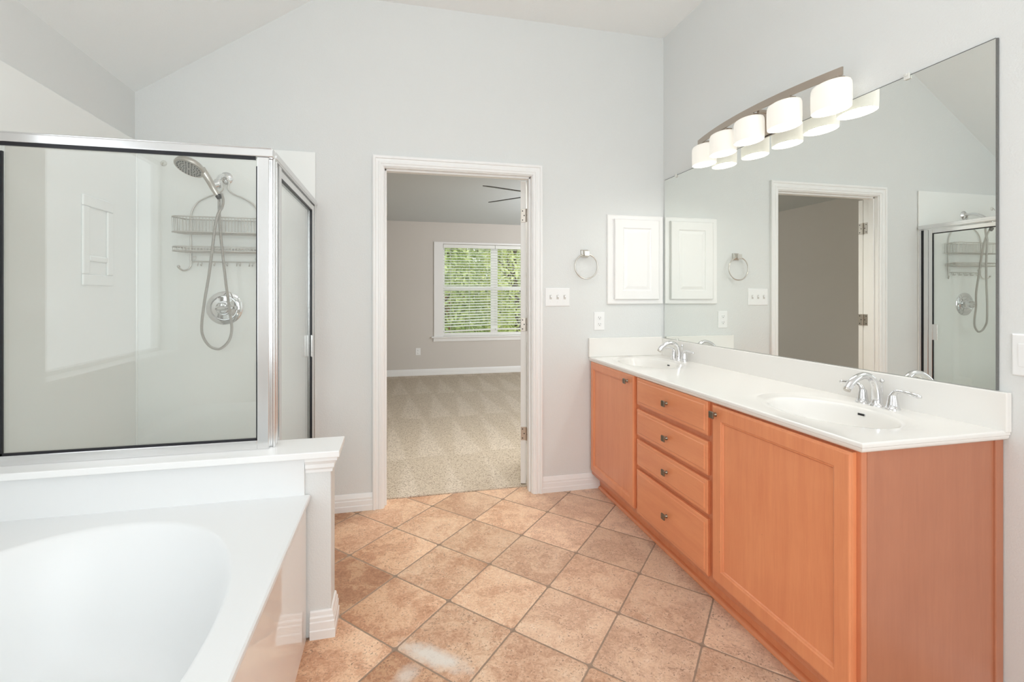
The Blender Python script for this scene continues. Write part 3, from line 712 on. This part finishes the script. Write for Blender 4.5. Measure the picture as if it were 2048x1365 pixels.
# ------------------------------------------------------------------ faucets
def make_faucet(cx, cyy, label):
    fz = CZ
    t_ = thing('faucet', (cx, cyy, fz), label, 'faucet', 'sink faucets')
    sp = MB(); z = fz
    pts = spline([(cx, cyy, z+.002), (cx+.001, cyy, z+.03), (cx-.004, cyy, z+.065), (cx-.020, cyy, z+.097), (cx-.050, cyy, z+.112), (cx-.085, cyy, z+.106), (cx-.115, cyy, z+.088), (cx-.132, cyy, z+.068)], 6)
    N = len(pts); rad = [.0185-.006*min(1, i/(N*.45)) + (.0015*max(0, (i-N*.6)/(N*.4))) for i in range(N)]
    sp.tube(pts, rad, 16); sp.lathe([(.025, 0), (.025, .004), (.021, .008), (.019, .012)], (cx, cyy, z), (0, 0, 1), 24)
    so = sp.build('spout', M['chrome'], t_, smooth=50)
    MB().lathe([(.012, 0), (.0125, .008), (.010, .010)], (cx-.131, cyy, z+.069), (-.55, 0, -.83), 16).build('aerator', M['nickel'], so, smooth=40)
    for sg in (-1, 1):
        h = MB(); hy = cyy+sg*.0575
        h.lathe([(.024, 0), (.024, .004), (.0195, .009), (.017, .022), (.0145, .040), (.0125, .050)], (cx+.002, hy, z), (0, 0, 1), 24)
        ho = h.build('handle_base', M['chrome'], t_, smooth=40)
        l = MB(); lp = spline([(cx+.002, hy, z+.030), (cx+.002, hy+sg*.002, z+.050), (cx+.002, hy+sg*.014, z+.064), (cx+.002, hy+sg*.034, z+.067), (cx+.002, hy+sg*.062, z+.066), (cx+.002, hy+sg*.086, z+.063)], 6)
        nn = len(lp); l.tube(lp, [.0135-.007*min(1, i/(nn*.5)) for i in range(nn)], 14)
        l.lathe([(.0045, -.004), (.0075, 0), (.0085, .006), (.006, .012), (.002, .015)], (cx+.002, hy+sg*.084, z+.063), (0, sg, -.1), 14)
        l.build('lever', M['chrome'], ho, smooth=50)
    rd = MB(); rd.tube([(cx+.024, cyy, z+.0), (cx+.024, cyy, z+.085)], .003, 8)
    rd.lathe([(.002, 0), (.0075, .005), (.0085, .009), (.006, .014), (.0035, .017)], (cx+.024, cyy, z+.082), (0, 0, 1), 14)
    rd.build('lift_rod', M['chrome'], t_, smooth=50)
    return t_
f1 = make_faucet(1.714, 1.435, 'chrome two handle faucet at the near sink, closest to the camera')
f2 = copy_tree(f1); f2.location = (1.714, 2.725, CZ); f2['label'] = 'chrome two handle faucet at the far sink, in the corner by the medicine cabinet'

# ------------------------------------------------------------------ mirror
mr = thing('wall_mirror', (XR-.003, 2.05, .98), 'large frameless wall mirror above the vanity backsplash', 'mirror')
MB().box(XR-.006, 1.109, .9805, XR-.0005, 2.994, 2.052).build('mirror_glass', M['mirror'], mr)
MB().box(XR-.0062, 1.1035, .9805, XR-.0005, 1.1088, 2.052).build('dark_edge', M['mirror_edge'], mr)
MB().box(XR-.0065, 1.1088, 2.052, XR-.0005, 2.994, 2.0545).build('top_edge', M['mirror_edge'], mr)
for y, z in ((2.852, 2.052), (1.372, 2.052), (2.84, .9815)):
    c = MB(); c.box(XR-.013, y-.010, z-.012, XR-.0065, y+.010, z+.010); c.lathe([(.006, 0), (.005, .003)], (XR-.013, y, z+.004), (-1, 0, 0), 12)
    c.build('mirror_clip', M['clip'], mr, bevel=.002)

# ------------------------------------------------------------------ vanity light
vt = thing('vanity_light', (XR, 2.045, 2.06), 'five shade nickel bow vanity light lit above the mirror', 'wall light')
SY = [1.627, 1.836, 2.045, 2.254, 2.463]
def bowx(y): return 1.662+.052*((y-2.045)/.45)**2
SXs = [bowx(y)+.005 for y in SY]
bp = MB(); bp.box(XR-.028, 1.955, 2.056, XR-.0005, 2.135, 2.172); bp.build('back_plate', M['bar'], vt, bevel=.004)
for y in (1.985, 2.105): MB().box(1.668, y-.008, 2.135, XR-.02, y+.008, 2.150).build('arm', M['bar'], vt, bevel=.002)
br = MB(); prof = [(-.006, 2.139), (0, 2.139), (0, 2.171), (-.006, 2.171)]
ys = [1.572+i*(2.518-1.572)/48 for i in range(49)]
v = []; f = []
for y in ys: v += [(bowx(y)+u-.006, y, z) for u, z in prof]
for i in range(48):
    for k in range(4): f.append((i*4+k, i*4+(k+1) % 4, (i+1)*4+(k+1) % 4, (i+1)*4+k))
f += [(0, 3, 2, 1), (192, 193, 194, 195)]
br.add(v, f); br.build('bow_bar', M['bar'], vt)
for sx, y in zip(SXs, SY):
    sk = MB(); sk.box(sx-.018, y-.05, 2.126, sx+.018, y+.05, 2.139); sk.lathe([(.014, 0), (.014, .02)], (sx, y, 2.10), (0, 0, 1), 16)
    sko = sk.build('socket', M['bar'], vt, bevel=.002)
    sm = MB(); n = 56; v = []; f = []
    outer = [(.55, 2.1265), (.80, 2.1255), (.93, 2.121), (.985, 2.111), (1.0, 2.098), (1.0, 2.05), (.985, 2.022), (.965, 2.018)]
    inner = [(.945, 2.020), (.955, 2.05), (.955, 2.096), (.90, 2.115), (.55, 2.121)]
    prof = outer+inner
    for k, z in prof:
        for i in range(n):
            a = 2*math.pi*i/n; v.append((sx+.056*k*math.cos(a), y+.084*k*math.sin(a), z))
    for i in range(len(prof)-1):
        for k in range(n): f.append((i*n+k, i*n+(k+1) % n, (i+1)*n+(k+1) % n, (i+1)*n+k))
    f.append(tuple(range(n))); f.append(tuple((len(prof)-1)*n+k for k in range(n)))
    sm.add(v, f); sh_ = sm.build('shade', M['shade'], vt, smooth=45)
    MB().lathe([(.010, 0), (.012, -.008), (.020, -.022), (.022, -.034), (.016, -.046), (.006, -.050)], (sx, y, 2.098), (0, 0, 1), 16).build('bulb', M['bulb'], sh_, smooth=50)
    l = bpy.data.lights.new('bulb_light', 'AREA'); l.shape = 'ELLIPSE'; l.size = .07; l.size_y = .12; l.energy = .84; l.color = (1, .965, .90)
    lo = bpy.data.objects.new('bulb_light', l); lo.location = (sx, y, 2.032); COL.objects.link(lo)

# ------------------------------------------------------------------ medicine cabinet, towel ring, switch plates, outlets
mc = thing('medicine_cabinet', (1.567, YB, 1.213), 'white recessed medicine cabinet with raised panel door beside the mirror', 'medicine cabinet')
def panel_y(mb, rect, ins):
    x0, z0, x1, z1 = rect; v = []; f = []
    for d, o in ins: v += [(x0+d, YB-o, z0+d), (x1-d, YB-o, z0+d), (x1-d, YB-o, z1-d), (x0+d, YB-o, z1-d)]
    for i in range(len(ins)-1):
        for k in range(4): f.append((i*4+k, i*4+(k+1) % 4, (i+1)*4+(k+1) % 4, (i+1)*4+k))
    L = (len(ins)-1)*4; f += [(L, L+1, L+2, L+3), (0, 3, 2, 1)]; mb.add(v, f)
m = MB(); panel_y(m, (1.362, 1.212, 1.772, 1.808), [(0, .0), (0, .012), (.004, .017), (.010, .018), (.030, .018), (.034, .014)])
m.build('frame', M['trim'], mc)
m = MB(); panel_y(m, (1.408, 1.243, 1.732, 1.779), [(0, .013), (0, .030), (.005, .035), (.058, .035), (.062, .031), (.066, .029), (.070, .029), (.088, .034), (.092, .0345)])
m.build('door', M['trim'], mc)
tr = thing('towel_ring', (1.205, YB, 1.545), 'brushed nickel towel ring on the back wall between door and medicine cabinet', 'towel ring')
m = MB(); panel_y(m, (1.180, 1.520, 1.230, 1.570), [(0, 0), (0, .006), (.003, .010), (.008, .012), (.012, .016)])
mo = m.build('mount', M['nickel'], tr)
m = MB(); m.box(1.195, YB-.045, 1.533, 1.215, YB-.012, 1.557); m.box(1.188, YB-.052, 1.526, 1.222, YB-.040, 1.560); m.build('post', M['nickel'], tr, bevel=.003)
m = MB(); m.tube([(1.205+.078*math.cos(2*math.pi*i/64), YB-.036-.012*math.sin(2*math.pi*i/64)*0, 1.459+.080*math.sin(2*math.pi*i/64)) for i in range(64)], .0042, 10, closed=True)
m.build('ring', M['nickel'], tr, smooth=60)

def switch_plate(x0, x1, z0, z1, n):
    t_ = thing('light_switch', ((x0+x1)/2, YB, z0), 'white triple toggle switch plate right of the bathroom door', 'light switch')
    m = MB(); panel_y(m, (x0, z0, x1, z1), [(0, 0), (0, .003), (.003, .006), (.006, .0065)]); m.build('plate', M['plastic'], t_)
    zc = (z0+z1)/2
    for i in range(n):
        x = x0+(x1-x0)*(i+.5)/n*.86+(x1-x0)*.07
        g = MB(); g.box(x-.005, YB-.018, zc-.002, x+.005, YB-.005, zc+.010); tg = g.build('toggle', M['plastic'], t_, bevel=.002)
        MB().box(x-.0075, YB-.0071, zc-.014, x+.0075, YB-.006, zc+.014).build('toggle_slot', simple('slot_grey', srgb(205, 203, 198), .4), tg)
        for dz in (-.03, .03): MB().lathe([(.0035, 0), (.003, .001)], (x, YB-.0064, zc+dz), (0, -1, 0), 10).build('screw', M['plastic'], t_)
switch_plate(.936, 1.102, 1.200, 1.319, 3)
def outlet(name, x0, x1, z0, z1, y, label):
    t_ = thing(name, ((x0+x1)/2, y, z0), label, 'outlet'); m = MB(); v = []; f = []
    ins = [(0, 0), (0, .003), (.003, .006), (.006, .0065)]
    for d, o in ins: v += [(x0+d, y-o, z0+d), (x1-d, y-o, z0+d), (x1-d, y-o, z1-d), (x0+d, y-o, z1-d)]
    for i in range(3):
        for k in range(4): f.append((i*4+k, i*4+(k+1) % 4, (i+1)*4+(k+1) % 4, (i+1)*4+k))
    f += [(12, 13, 14, 15), (0, 3, 2, 1)]; m.add(v, f); m.build('plate', M['plastic'], t_)
    xc, zc = (x0+x1)/2, (z0+z1)/2
    for dz in (-.0215, .0215):
        s_ = MB().lathe([(.0155, .0), (.0155, .0012), (.014, .0018)], (xc, y-.0065, zc+dz), (0, -1, 0), 24).build('socket', M['plastic'], t_, smooth=30)
        h = MB(); h.box(xc-.0075, y-.0088, zc+dz-.001, xc-.0055, y-.0083, zc+dz+.008); h.box(xc+.0055, y-.0088, zc+dz, xc+.0075, y-.0083, zc+dz+.007)
        h.lathe([(.0026, 0), (.0024, .0004)], (xc, y-.0084, zc+dz-.0065), (0, -1, 0), 12); h.build('slot', M['dark'], s_)
outlet('wall_outlet', 1.271, 1.348, 1.040, 1.161, YB, 'white duplex outlet above the vanity side splash')
outlet('wall_outlet', .300, .376, .329, .441, YF, 'white duplex outlet low on the bedroom wall under the window')
sp_ = thing('switch_plate', (XR, 1.01, 1.033), 'white wall plate on the right wall past the mirror, cut by the frame', 'wall plate')
m = MB(); v = []; f = []
for d, o in [(0, 0), (0, .003), (.003, .006), (.006, .0065)]: v += [(XR-o, .955+d, 1.033+d), (XR-o, 1.070-d, 1.033+d), (XR-o, 1.070-d, 1.156-d), (XR-o, .955+d, 1.156-d)]
for i in range(3):
    for k in range(4): f.append((i*4+k, i*4+(k+1) % 4, (i+1)*4+(k+1) % 4, (i+1)*4+k))
f += [(12, 13, 14, 15), (0, 3, 2, 1)]; m.add(v, f); m.build('plate', M['plastic'], sp_)
for y in (.989, 1.036): MB().box(XR-.009, y-.0165, 1.061, XR-.006, y+.0165, 1.128).build('rocker', M['plastic'], sp_, bevel=.001)

# ------------------------------------------------------------------ bedroom
BX0, BX1 = -1.65, 4.1
struct(MB().box(BX0-.1, YB+.115, -.1, BX1+.1, YF+.1, .008).build('floor_bedroom', M['carpet']))
struct(MB().box(BX0-.1, YB2, BZ, BX1+.1, YF+.1, BZ+.1).build('ceiling_bedroom', M['bedceil']))
NY0, NX0, NX1, NZ0, NZ1 = YF, .731, 2.432, .62, 2.097
wf = MB(); wf.box(BX0, YF, 0, NX0, YF+.14, BZ); wf.box(NX1, YF, 0, BX1, YF+.14, BZ); wf.box(NX0, YF, 0, NX1, YF+.14, NZ0); wf.box(NX0, YF, NZ1, NX1, YF+.14, BZ)
struct(wf.build('wall_far', M['bedwall']))
struct(MB().box(BX0-.1, YB2, 0, BX0, YF+.14, BZ).build('wall_bedroom_left', M['bedwall']))
struct(MB().box(BX1, YB2, 0, BX1+.1, YF+.14, BZ).build('wall_bedroom_right', M['bedwall']))
struct(MB().box(XR+.1, YB2-.1, 0, BX1, YB2, BZ).build('wall_bedroom_near', M['bedwall']))
struct(MB().box(BX0, YB2-.1, 0, XL-.15, YB2, BZ).build('wall_bedroom_corner', M['bedwall']))
base_run('baseboard_far', lambda u, v, t: (t, YF-u, v+.008), BX0, BX1)
w2 = bpy.data.objects.new('window_2', None); COL.objects.link(w2); w2.location = ((NX0+NX1)/2, YF, NZ0); struct(w2)
cs = MB(); cs.box(.585, YF-.02, NZ0, NX0, YF, NZ1+.03); cs.box(NX1, YF-.02, NZ0, NX1+.146, YF, NZ1+.03); cs.box(NX0, YF-.02, NZ1, NX1, YF, NZ1+.03)
cs.build('casing', M['trim'], w2, bevel=.003)
ss = MB(); ss.box(.545, YF-.05, NZ0-.022, NX1+.186, YF, NZ0); ss.build('window_sill', M['trim'], w2, bevel=.005)
MB().box(.575, YF-.016, NZ0-.08, NX1+.15, YF, NZ0-.022).build('apron', M['trim'], w2, bevel=.003)
sf = MB(); ya, yb_ = YF+.085, YF+.125
for b in ((NX0, NZ0, NX0+.034, NZ1), (NX1-.034, NZ0, NX1, NZ1), (1.525, NZ0, 1.638, NZ1)) + tuple((a_, z_, b_, w_) for a_, b_ in ((NX0+.034, 1.525), (1.638, NX1-.034)) for z_, w_ in ((NZ0, NZ0+.045), (NZ1-.05, NZ1), (1.362, 1.424))):
    sf.box(b[0], ya, b[1], b[2], yb_, b[3])
sf.build('sash', M['trim'], w2, bevel=.003)
for x0, x1 in ((NX0+.03, 1.53), (1.633, NX1-.03)):
    MB().box(x0, YF+.102, NZ0+.04, x1, YF+.107, NZ1-.045).build('pane', M['pane'], w2)
def blind(x0, x1, zb0, zb1, label):
    t_ = thing('window_blind', ((x0+x1)/2, YF+.04, NZ0), label, 'blind', 'bedroom window blinds')
    MB().box(x0, YF+.012, NZ1-.06, x1, YF+.068, NZ1-.003).build('headrail', M['slat'], t_, bevel=.003)
    s_ = MB(); nsl = 29; zt = NZ1-.082
    for i in range(nsl):
        fz = i/nsl; za = zt+(zb0+.03-zt)*fz; zc = zt+(zb1+.03-zt)*fz; h = .0245; dzt = .006
        A = [(x0+.004, YF+.04-h, za-dzt), (x1-.004, YF+.04-h, zc-dzt), (x1-.004, YF+.04+h, zc+dzt), (x0+.004, YF+.04+h, za+dzt)]
        s_.add(A+[(p[0], p[1], p[2]+.0028) for p in A], [(0, 3, 2, 1), (4, 5, 6, 7), (0, 1, 5, 4), (1, 2, 6, 5), (2, 3, 7, 6), (3, 0, 4, 7)])
    s_.build('slats', M['slat'], t_)
    b_ = MB(); b_.add([(x0+.003, YF+.014, zb0-.012), (x1-.003, YF+.014, zb1-.012), (x1-.003, YF+.066, zb1-.012), (x0+.003, YF+.066, zb0-.012), (x0+.003, YF+.014, zb0+.010), (x1-.003, YF+.014, zb1+.010), (x1-.003, YF+.066, zb1+.010), (x0+.003, YF+.066, zb0+.010)], [(0, 3, 2, 1), (4, 5, 6, 7), (0, 1, 5, 4), (1, 2, 6, 5), (2, 3, 7, 6), (3, 0, 4, 7)])
    b_.build('bottom_rail', M['slat'], t_, bevel=.003)
    for k in (.14, .5, .86):
        x = x0+(x1-x0)*k
        c = MB(); c.tube([(x, YF+.013, NZ1-.06), (x, YF+.013, max(zb0, zb1)-.0)], .0012, 5); c.tube([(x, YF+.067, NZ1-.06), (x, YF+.067, max(zb0, zb1))], .0012, 5)
        c.build('ladder_cord', M['slat'], t_)
blind(NX0+.008, 1.580, .695, .722, 'white slat blind on the left half of the bedroom window, bottom rail hanging crooked')
blind(1.584, NX1-.008, .722, .722, 'white slat blind on the right half of the bedroom window, partly behind the door')

# ceiling fan
fx, fy, fz = 1.245, 4.12, 2.16
fan = thing('ceiling_fan', (fx, fy, BZ), 'dark ceiling fan in the bedroom, blades poking past the door edge', 'ceiling fan')
m = MB(); m.lathe([(.06, 0), (.065, -.03), (.02, -.05)], (fx, fy, BZ), (0, 0, 1), 24); m.tube([(fx, fy, BZ-.04), (fx, fy, fz+.06)], .012, 10); m.build('downrod', M['fan'], fan, smooth=40)
MB().lathe([(.03, .07), (.10, .05), (.12, 0), (.11, -.05), (.05, -.075)], (fx, fy, fz), (0, 0, 1), 28).build('motor', M['fan'], fan, smooth=40)
for k in range(5):
    a = R_(201-72*k); rd = Vector((math.cos(a), math.sin(a), 0)); tg = Vector((math.sin(a), -math.cos(a), 0))
    cr = (tg*math.cos(R_(12.5))+Vector((0, 0, 1))*math.sin(R_(12.5))); nn = rd.cross(cr); c0 = Vector((fx, fy, fz))
    pr = [(.09, .02), (.17, .025), (.22, .06), (.52, .068), (.57, .055), (.585, .03)]
    top_ = [c0+rd*r+cr*w for r, w in pr]+[c0+rd*r-cr*w for r, w in reversed(pr)]
    m = MB(); L = len(top_); m.add([p+nn*.003 for p in top_]+[p-nn*.003 for p in top_], [tuple(range(L)), tuple(range(L, 2*L))[::-1]]+[(i, (i+1) % L, L+(i+1) % L, L+i) for i in range(L)])
    m.build('blade', M['fan'], fan)

# ------------------------------------------------------------------ garden beyond the bedroom window
def leafmat(name, c1, c2):
    a = NT(name); p = a.pos(); a.set(a.p.inputs['Base Color'], a.mix(a.ramp(a.noise(p, 6, 3, .6), [(.35, (0, 0, 0)), (.65, (1, 1, 1))]), c1, c2))
    a.p.inputs['Roughness'].default_value = .6; a.p.inputs['Transmission Weight'].default_value = 0
    return a.m
LM = [leafmat('leaf_bright', srgb(188, 198, 122), srgb(228, 232, 172)), leafmat('leaf_mid', srgb(134, 156, 92), srgb(214, 222, 154)), leafmat('leaf_pale', srgb(160, 178, 124), srgb(218, 224, 176))]
struct(MB().box(-6, YF+.3, -.25, 12, 24, -.2).build('floor_garden', leafmat('lawn', srgb(120, 150, 80), srgb(170, 185, 110))))
bark = simple('bark', srgb(92, 76, 62), .9)
def shrub(x, y, h, r, mat, label, n=2600):
    t_ = thing('garden_tree', (x, y, -.2), label, 'tree', 'trees beyond the bedroom window')
    rn = random.Random(int(x*100)+int(y*10)); m = MB()
    for i in range(n):
        a = rn.uniform(0, 2*math.pi); zz = rn.random(); q = r*(1-.55*abs(zz*1.9-.8)**2)*math.sqrt(rn.uniform(.15, 1))
        c = Vector((x+q*math.cos(a), y+q*math.sin(a)*.7, .15+zz*h)); s_ = rn.uniform(.03, .065)
        u = Vector((rn.uniform(-1, 1), rn.uniform(-1, 1), rn.uniform(-1, 1))).normalized(); w = u.orthogonal().normalized()
        w = (Matrix.Rotation(rn.uniform(0, 6.28), 3, u) @ w)
        m.add([c-u*s_*1.6, c+w*s_*.6, c+u*s_*1.6, c-w*s_*.6], [(0, 1, 2, 3)])
    m.build('foliage', mat, t_)
    k = MB(); k.tube(spline([(x, y, -.2), (x+.05, y, h*.3), (x-.04, y, h*.65), (x+.03, y, h*.9)], 4), [.08-.004*i for i in range(13)], 8)
    for j in range(6):
        a = j*1.05; k.tube([(x, y, h*(.25+.1*j)), (x+math.cos(a)*r*.6, y+math.sin(a)*r*.4, h*(.4+.1*j))], [.03, .012], 6)
    k.build('trunk', bark, t_)
for x, y, h, r, mi, lb in ((1.0, 11.2, 2.7, .84, 1, 'leafy mid green tree low in the left half of the blinds'), (2.75, 11.2, 3.1, .86, 0, 'bright yellow green tree seen through the right half of the blinds'),
                         (1.1, 13.4, 3.6, .98, 0, 'bright tree behind the left one at the window'), (3.1, 13.4, 3.8, .98, 2, 'pale tree further back, right side of the window'),
                         (2.1, 15.6, 4.6, 1.1, 2, 'pale tall tree furthest back in the middle of the window'), (4.4, 15.6, 4.6, 1.1, 0, 'bright tall tree furthest back at the right'), (-.2, 15.6, 4.6, 1.1, 1, 'green tall tree furthest back at the left')):
    shrub(x, y, h, r, LM[mi], lb, 3600)
hd3 = thing('garden_hedge', (2.4, 18.2, -.2), 'tall pale green hedge closing the view behind all the trees', 'hedge')
rn = random.Random(5); m = MB()
for i in range(9000):
    c = Vector((rn.uniform(-3, 8), 18.2+rn.uniform(-.5, .5), rn.uniform(-.15, 5.6))); u = Vector((rn.uniform(-1, 1), rn.uniform(-.5, .5), rn.uniform(-1, 1))).normalized(); w = u.cross(Vector((rn.uniform(-.5, .5), 1, rn.uniform(-.5, .5)))).normalized(); q = rn.uniform(.07, .13)
    m.add([c-u*q*1.5, c+w*q*.7, c+u*q*1.5, c-w*q*.7], [(0, 1, 2, 3)])
m.build('foliage', leafmat('leaf_hedge', srgb(150, 168, 100), srgb(204, 212, 148)), hd3)
k = MB()
for i in range(12): k.tube([(-2.8+i*.95, 18.2, -.2), (-2.7+i*.95, 18.2, 2.4), (-2.85+i*.95, 18.2, 5.0)], [.06, .045, .02], 6)
k.build('stems', bark, hd3)
fn = thing('garden_fence', (0.7, 12.3, -.2), 'reddish wooden fence behind the shrubs, low in the left window', 'fence')
m = MB()
for i in range(16): m.box(-.9+i*.14, 12.3, -.2, -.775+i*.14, 12.32, 1.25)
m.build('boards', simple('fence_stain', srgb(150, 96, 80), .8), fn)
m = MB(); m.box(-.9, 12.32, .0, 1.32, 12.36, .09); m.box(-.9, 12.32, .95, 1.32, 12.36, 1.04); m.build('rail', simple('fence_rail', srgb(140, 92, 78), .8), fn)
